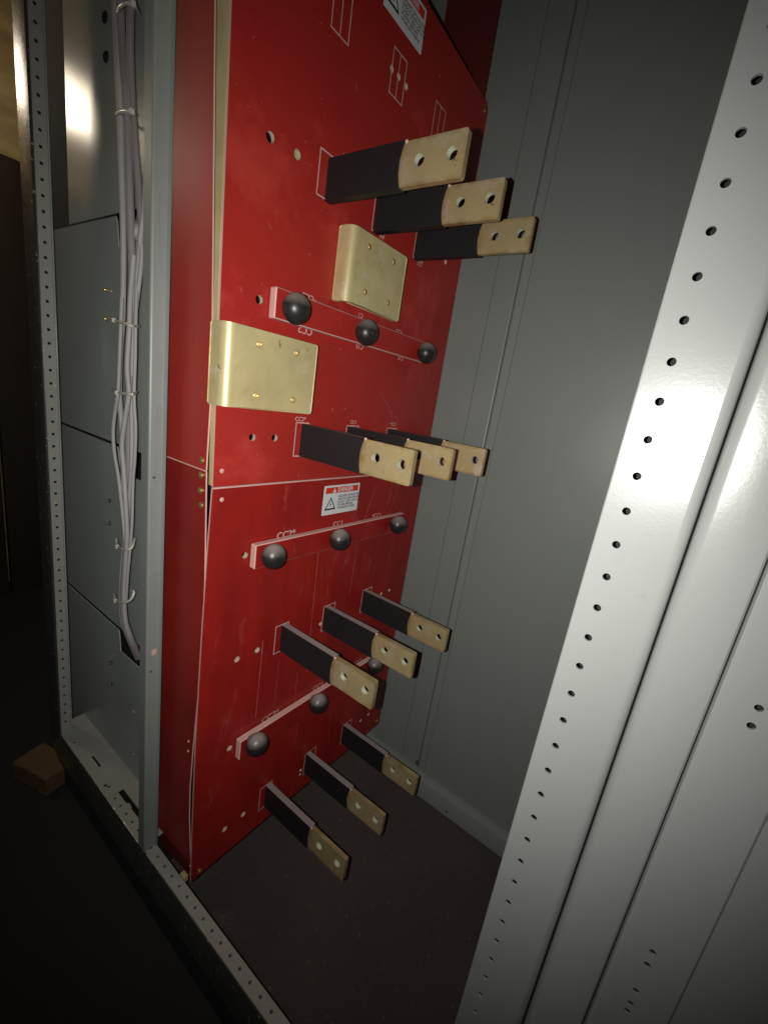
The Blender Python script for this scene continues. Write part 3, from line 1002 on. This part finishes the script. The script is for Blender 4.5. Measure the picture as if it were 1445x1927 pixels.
cabs = [
    ('thick mauve-grey cable in the middle of the run', WIRE, 0.0088, [(225, -60, .012), (229, 60, .01), (236, 160), (240, 215), (243, 300), (246, 400), (249, 500), (248, 612), (248, 700), (245, 770), (243, 830), (243, 880), (240, 940), (239, 1000), (236, 1060), (233, 1110), (234, 1160), (246, 1200), (262, 1236, .03)]),
    ('thick grey cable along the left side of the run', WIREL, 0.0068, [(214, -60, .015), (219, 40, .012), (223, 130), (227, 215), (229, 300), (232, 400), (233, 500), (231, 600), (227, 660), (225, 740), (229, 790, .008), (232, 838, .008), (233, 880), (234, 942), (236, 1005), (231, 1067), (229, 1119), (231, 1165), (244, 1203), (259, 1238, .03)]),
    ('pale thin cable bulging out on the left of the run', WIREL, 0.0046, [(230, 560, -.008), (227, 640, -.012), (223, 735, -.012), (217, 775, -.01), (213.5, 812, -.01), (216, 852, -.01), (223, 895, -.01), (230, 953, -.01), (235, 1005, -.012), (237, 1040, -.01), (235, 1100, -.01), (233, 1140, -.006)]),
    ('pale cable crossing over the middle of the run', WIREL, 0.0060, [(252, 480, -.008), (246, 560, -.01), (244, 620, -.013), (240, 690, -.014), (243, 742, -.014), (235, 794, -.015), (230, 838, -.015), (234, 889, -.014), (237, 942, -.014), (240, 1005, -.014), (237, 1060, -.012), (234, 1130, -.012), (239, 1180, -.004), (250, 1212, .01)]),
    ('thin pale cable along the right side of the run', WIREL, 0.0040, [(262, 430), (259, 500), (256, 610, -.01), (255, 678, -.01), (253, 750, -.01), (256, 809, -.01), (254, 867, -.01), (251, 905, -.01), (249, 984, -.01), (246, 1028, -.01), (241, 1080, -.01), (238, 1130, -.008)]),
    ('grey cable looping down from the top notch', WIREL, 0.0058, [(275, 330, .012), (271, 400), (266, 440, -.004), (262, 490), (257, 545), (252, 600), (250, 680), (248, 740), (249, 830), (247, 900), (242, 960), (239, 1030)]),
    ('grey cable hanging beside the run at the very top', WIRE, 0.0072, [(250, -60, .012), (246, 60), (248, 150), (252, 215), (257, 290), (262, 360), (266, 410), (270, 440, .03)]),
    ('looped grey cable in front of the top notch', WIREL, 0.0050, [(262, 406, .03), (258, 425, -.004), (256, 445, -.006), (262, 452, -.004), (268, 470), (264, 520), (258, 570), (254, 615)]),
]
for lab, m_, r, pts in cabs:
    bm = tube(bmesh.new(), path3(pts), r, 10)
    o = part('cable', bm, m_, None, 60, loc=path3(pts)[0])
    tag(o, lab, 'cable', 'grey cables running down the side')

for i, (pts, lab) in enumerate([
    ([(262, 24, .006), (252, 8, -.02), (238, 6, -.024), (226, 14, -.018), (222, 24, .01)], 'clear cable tie at the top of the run, near the picture edge'),
    ([(258, 216, .01), (250, 211, -.022), (238, 210, -.026), (226, 212, -.02), (219, 217, .01)], 'clear cable tie level with the mirrored lamp'),
    ([(200, 597, .01), (216, 603, -.015), (232, 608, -.026), (248, 613, -.026), (262, 614, .006)], 'clear cable tie beside the brass screws, second notch from the top'),
    ([(211, 734, .004), (222, 739, -.022), (238, 741, -.028), (250, 742, -.024), (258, 738, .004)], 'clear cable tie just above the bulging part of the run'),
    ([(220, 1014, .004), (222, 1028, -.016), (236, 1034, -.026), (249, 1030, -.018), (254, 1014, .004)], 'drooping cable tie below the bulging part of the run'),
    ([(216, 1118, .004), (219, 1130, -.016), (232, 1134, -.026), (246, 1129, -.02), (253, 1114, -.01), (248, 1112, -.01)], 'lowest cable tie with its free end standing up'),
]):
    bm = tube(bmesh.new(), path3(pts), 0.0034, 6)
    hd = path3(pts)[1]
    box(bm, hd.x - 0.006, hd.x + 0.003, hd.y - 0.0045, hd.y + 0.0045, hd.z - 0.005, hd.z + 0.005, 0, 0.001)
    o = part('cable_tie', bm, TIE, None, 60, loc=path3(pts)[0])
    tag(o, lab, 'cable tie', 'clear ties round the grey cables')

# ------------------------------------------------------------------ right-hand cabinet wall
XW = 1.40
rw = thing('rear_wall_sheet', (XW, 0.0, ZF), 'narrow grey wall sheet between the red boards and the dark seam', 'metal sheet')
bm = bmesh.new()
path = [(XW, -0.212), (XW + 0.006, -0.212)]
pf = [(XW + 0.0015, 0.6), (XW + 0.0015, -0.1290), (XW + 0.006, -0.1300), (XW + 0.006, -0.1330), (XW, -0.1338), (XW - 0.0005, -0.2050), (XW + 0.001, -0.2078), (XW + 0.004, -0.2090), (XW + 0.018, -0.2094), (XW + 0.020, 0.6)]
extrude_profile(bm, pf, -1.46, 2.0)
part('sheet', bm, GREY, rw, 25)
for px, py in ((978, 240), (760, 1382)):
    p = hit(px, py, 0, XW)
    part('screw', screw_bm(tuple(p), (-1, 0, 0), 0.0042, 0.004), GREY, rw)
fw = thing('wide_wall_sheet', (XW, -0.6, ZF), 'wide grey side wall sheet right of the dark seam', 'metal sheet')
bm = bmesh.new()
pf = [(XW + 0.018, -0.2140), (XW - 0.004, -0.2148), (XW - 0.0085, -0.2168), (XW - 0.0105, -0.2200), (XW - 0.0105, -0.2225), (XW - 0.0078, -0.2255), (XW - 0.0070, -0.2450), (XW - 0.0030, -0.2456), (XW - 0.0030, -0.2476), (XW - 0.0062, -0.2482),
      (XW - 0.0055, -0.60), (XW - 0.0062, -1.0), (XW - 0.0046, -2.6), (XW + 0.018, -2.6)]
extrude_profile(bm, pf, -1.452, 2.0)
part('sheet', bm, GREY, fw, 25)
for px, py, r in ((1056, 223, .004), (909, 917, .0045), (796, 1428, .0065), (800, 1390, .003)):
    p = hit(px, py, 0, XW - 0.006)
    part('screw', screw_bm(tuple(p), (-1, 0, 0), r, 0.006), GREY, fw)
bm = bmesh.new()
for a, b in (((1000, 1143), (1010, 1133)), ((970, 1210), (975, 1198))):
    p, q = hit(*a, 0, XW - 0.0050), hit(*b, 0, XW - 0.0050)
    d = (q - p).normalized(); nn = Vector((0, -d.z, d.y)) * 0.0012
    bm.faces.new([bm.verts.new(v) for v in (p + nn, p - nn, q - nn, q + nn)])
part('scratch', bm, BLACK, fw)
# bolt and dark stain at the foot of the seam
p = hit(787, 1436, 0, XW - 0.004)
part('bolt', screw_bm(tuple(p), (-1, 0, 0), 0.008, 0.009), GALV, rw)

br = thing('base_rail', (1.36, -0.4, ZF), 'grey ledge rail along the foot of the right wall', 'rail')
bm = bmesh.new()
pf = [(1.402, -1.4505), (1.372, -1.4512), (1.363, -1.455), (1.360, -1.462), (1.358, ZF + .0005), (1.402, ZF + .0005)]
a = [bm.verts.new((p[0], -2.6, p[1])) for p in pf]
b = [bm.verts.new((p[0], 0.6, p[1])) for p in pf]
for i in range(len(pf)): bm.faces.new((a[i], a[(i + 1) % len(pf)], b[(i + 1) % len(pf)], b[i]))
part('rail', bm, LTGREY, br, 25)
part('screw', screw_bm(tuple(hit(840, 1527, 0, 1.3585)), (-1, 0, 0), 0.003, 0.003), GALV, br)

# ------------------------------------------------------------------ near corner post, channel and door on the left plane
XP = 0.5
npst = thing('near_corner_post', (XP, -0.77, ZF), 'bright pale grey perforated corner post close to the viewer', 'post')
hz = []
z0 = -0.074
k = -45
while True:
    z = z0 + k * 0.03655
    if z > 1.1: break
    if z > -1.48: hz.append(z)
    k += 1
bm = plate(bmesh.new(), [(-0.7345, ZF), (-0.7345, 1.2), (-0.8035, 1.2), (-0.8035, ZF)], [circ(-0.7553, q, 0.0040, 16) for q in hz], 0.003, YZ(XP))
merge(bm, extrude_profile(bmesh.new(), thick_path([(XP, -0.8035)] + [(XP + 0.010 - 0.010 * math.cos(math.radians(a)), -0.8035 - 0.0098 * math.sin(math.radians(a))) for a in (12, 25, 40, 55, 72, 90)] + [(XP + 0.05, -0.8133)], 0.003), ZF, 1.2))
merge(bm, extrude_profile(bmesh.new(), [(XP, -0.7345), (XP + 0.0008, -0.7333), (XP + 0.003, -0.733), (XP + 0.05, -0.733), (XP + 0.05, -0.736), (XP + 0.003, -0.736), (XP + .003, -.7345)], ZF, 1.2))
bmesh.ops.remove_doubles(bm, verts=bm.verts, dist=0.00005)
part('perforated_face', bm, PANE, npst, 20)
part('hole_shade_strip', BOX(XP + 0.046, XP + 0.0495, -0.812, -0.737, ZF, 1.2), BLACK, npst)  # near-black strip whose colour supplies the shade in the post holes

ch = thing('rear_channel', (XP, -0.84, ZF), 'pale grey rounded channel between the corner post and the rear panel', 'channel')
y0, y1 = -0.8150, -0.8722
pf = [(XP + 0.05, y0)] + [(XP + 0.010 - 0.010 * math.sin(math.radians(a)), y0 - 0.012 + 0.012 * math.cos(math.radians(a))) for a in (0, 18, 36, 54, 70, 82, 90)] + \
     [(XP - 0.0006, -0.845)] + [(XP + 0.005 - 0.005 * math.cos(math.radians(a)), y1 + 0.005 - 0.005 * math.sin(math.radians(a))) for a in (0, 30, 60, 90)] + [(XP + 0.05, y1)]
bm = extrude_profile(bmesh.new(), pf, ZF, 1.2)
part('channel', bm, PANE, ch, 25)
dp = thing('rear_cover', (XP, -1.0, ZF), 'pale grey rear panel with paired bolt holes at the right edge of the picture', 'panel')
hs = [circ(-0.905, z, 0.0036, 14) for z in (-0.222, -0.2416, -0.5428, -0.5629, -0.6057, -0.6272, -0.6401, 0.10, 0.12)]
bm = plate(bmesh.new(), [(-0.8790, ZF), (-0.8790, 1.2), (-0.9385, 1.2), (-0.9385, ZF)], hs, 0.003, YZ(XP))
merge(bm, extrude_profile(bmesh.new(), thick_path([(XP + 0.04, -0.8735), (XP + 0.005, -0.8735), (XP + 0.0015, -0.8750), (XP, -0.8790)], 0.003), ZF, 1.2))
merge(bm, extrude_profile(bmesh.new(), thick_path([(XP, -0.9385), (XP + 0.0012, -0.9400), (XP + 0.0030, -0.9412), (XP + 0.0034, -0.944), (XP + 0.0034, -2.0)], 0.003), ZF, 1.2))
bmesh.ops.remove_doubles(bm, verts=bm.verts, dist=0.00005)
part('panel', bm, PANE, dp, 20)
part('hole_shade_strip', BOX(XP + 0.03, XP + 0.033, -0.95, -0.876, ZF, 1.2), BLACK, dp)  # near-black strip, shade for the bolt holes put in as colour

# ------------------------------------------------------------------ render settings
SC.view_settings.view_transform = 'Standard'
SC.view_settings.look = 'None'
SC.view_settings.gamma = 1
SC.view_settings.exposure = 0
SC.view_settings.use_curve_mapping = False
SC.render.engine = 'CYCLES'
SC.cycles.use_denoising = True
SC.cycles.max_bounces = 6
SC.render.film_transparent = False
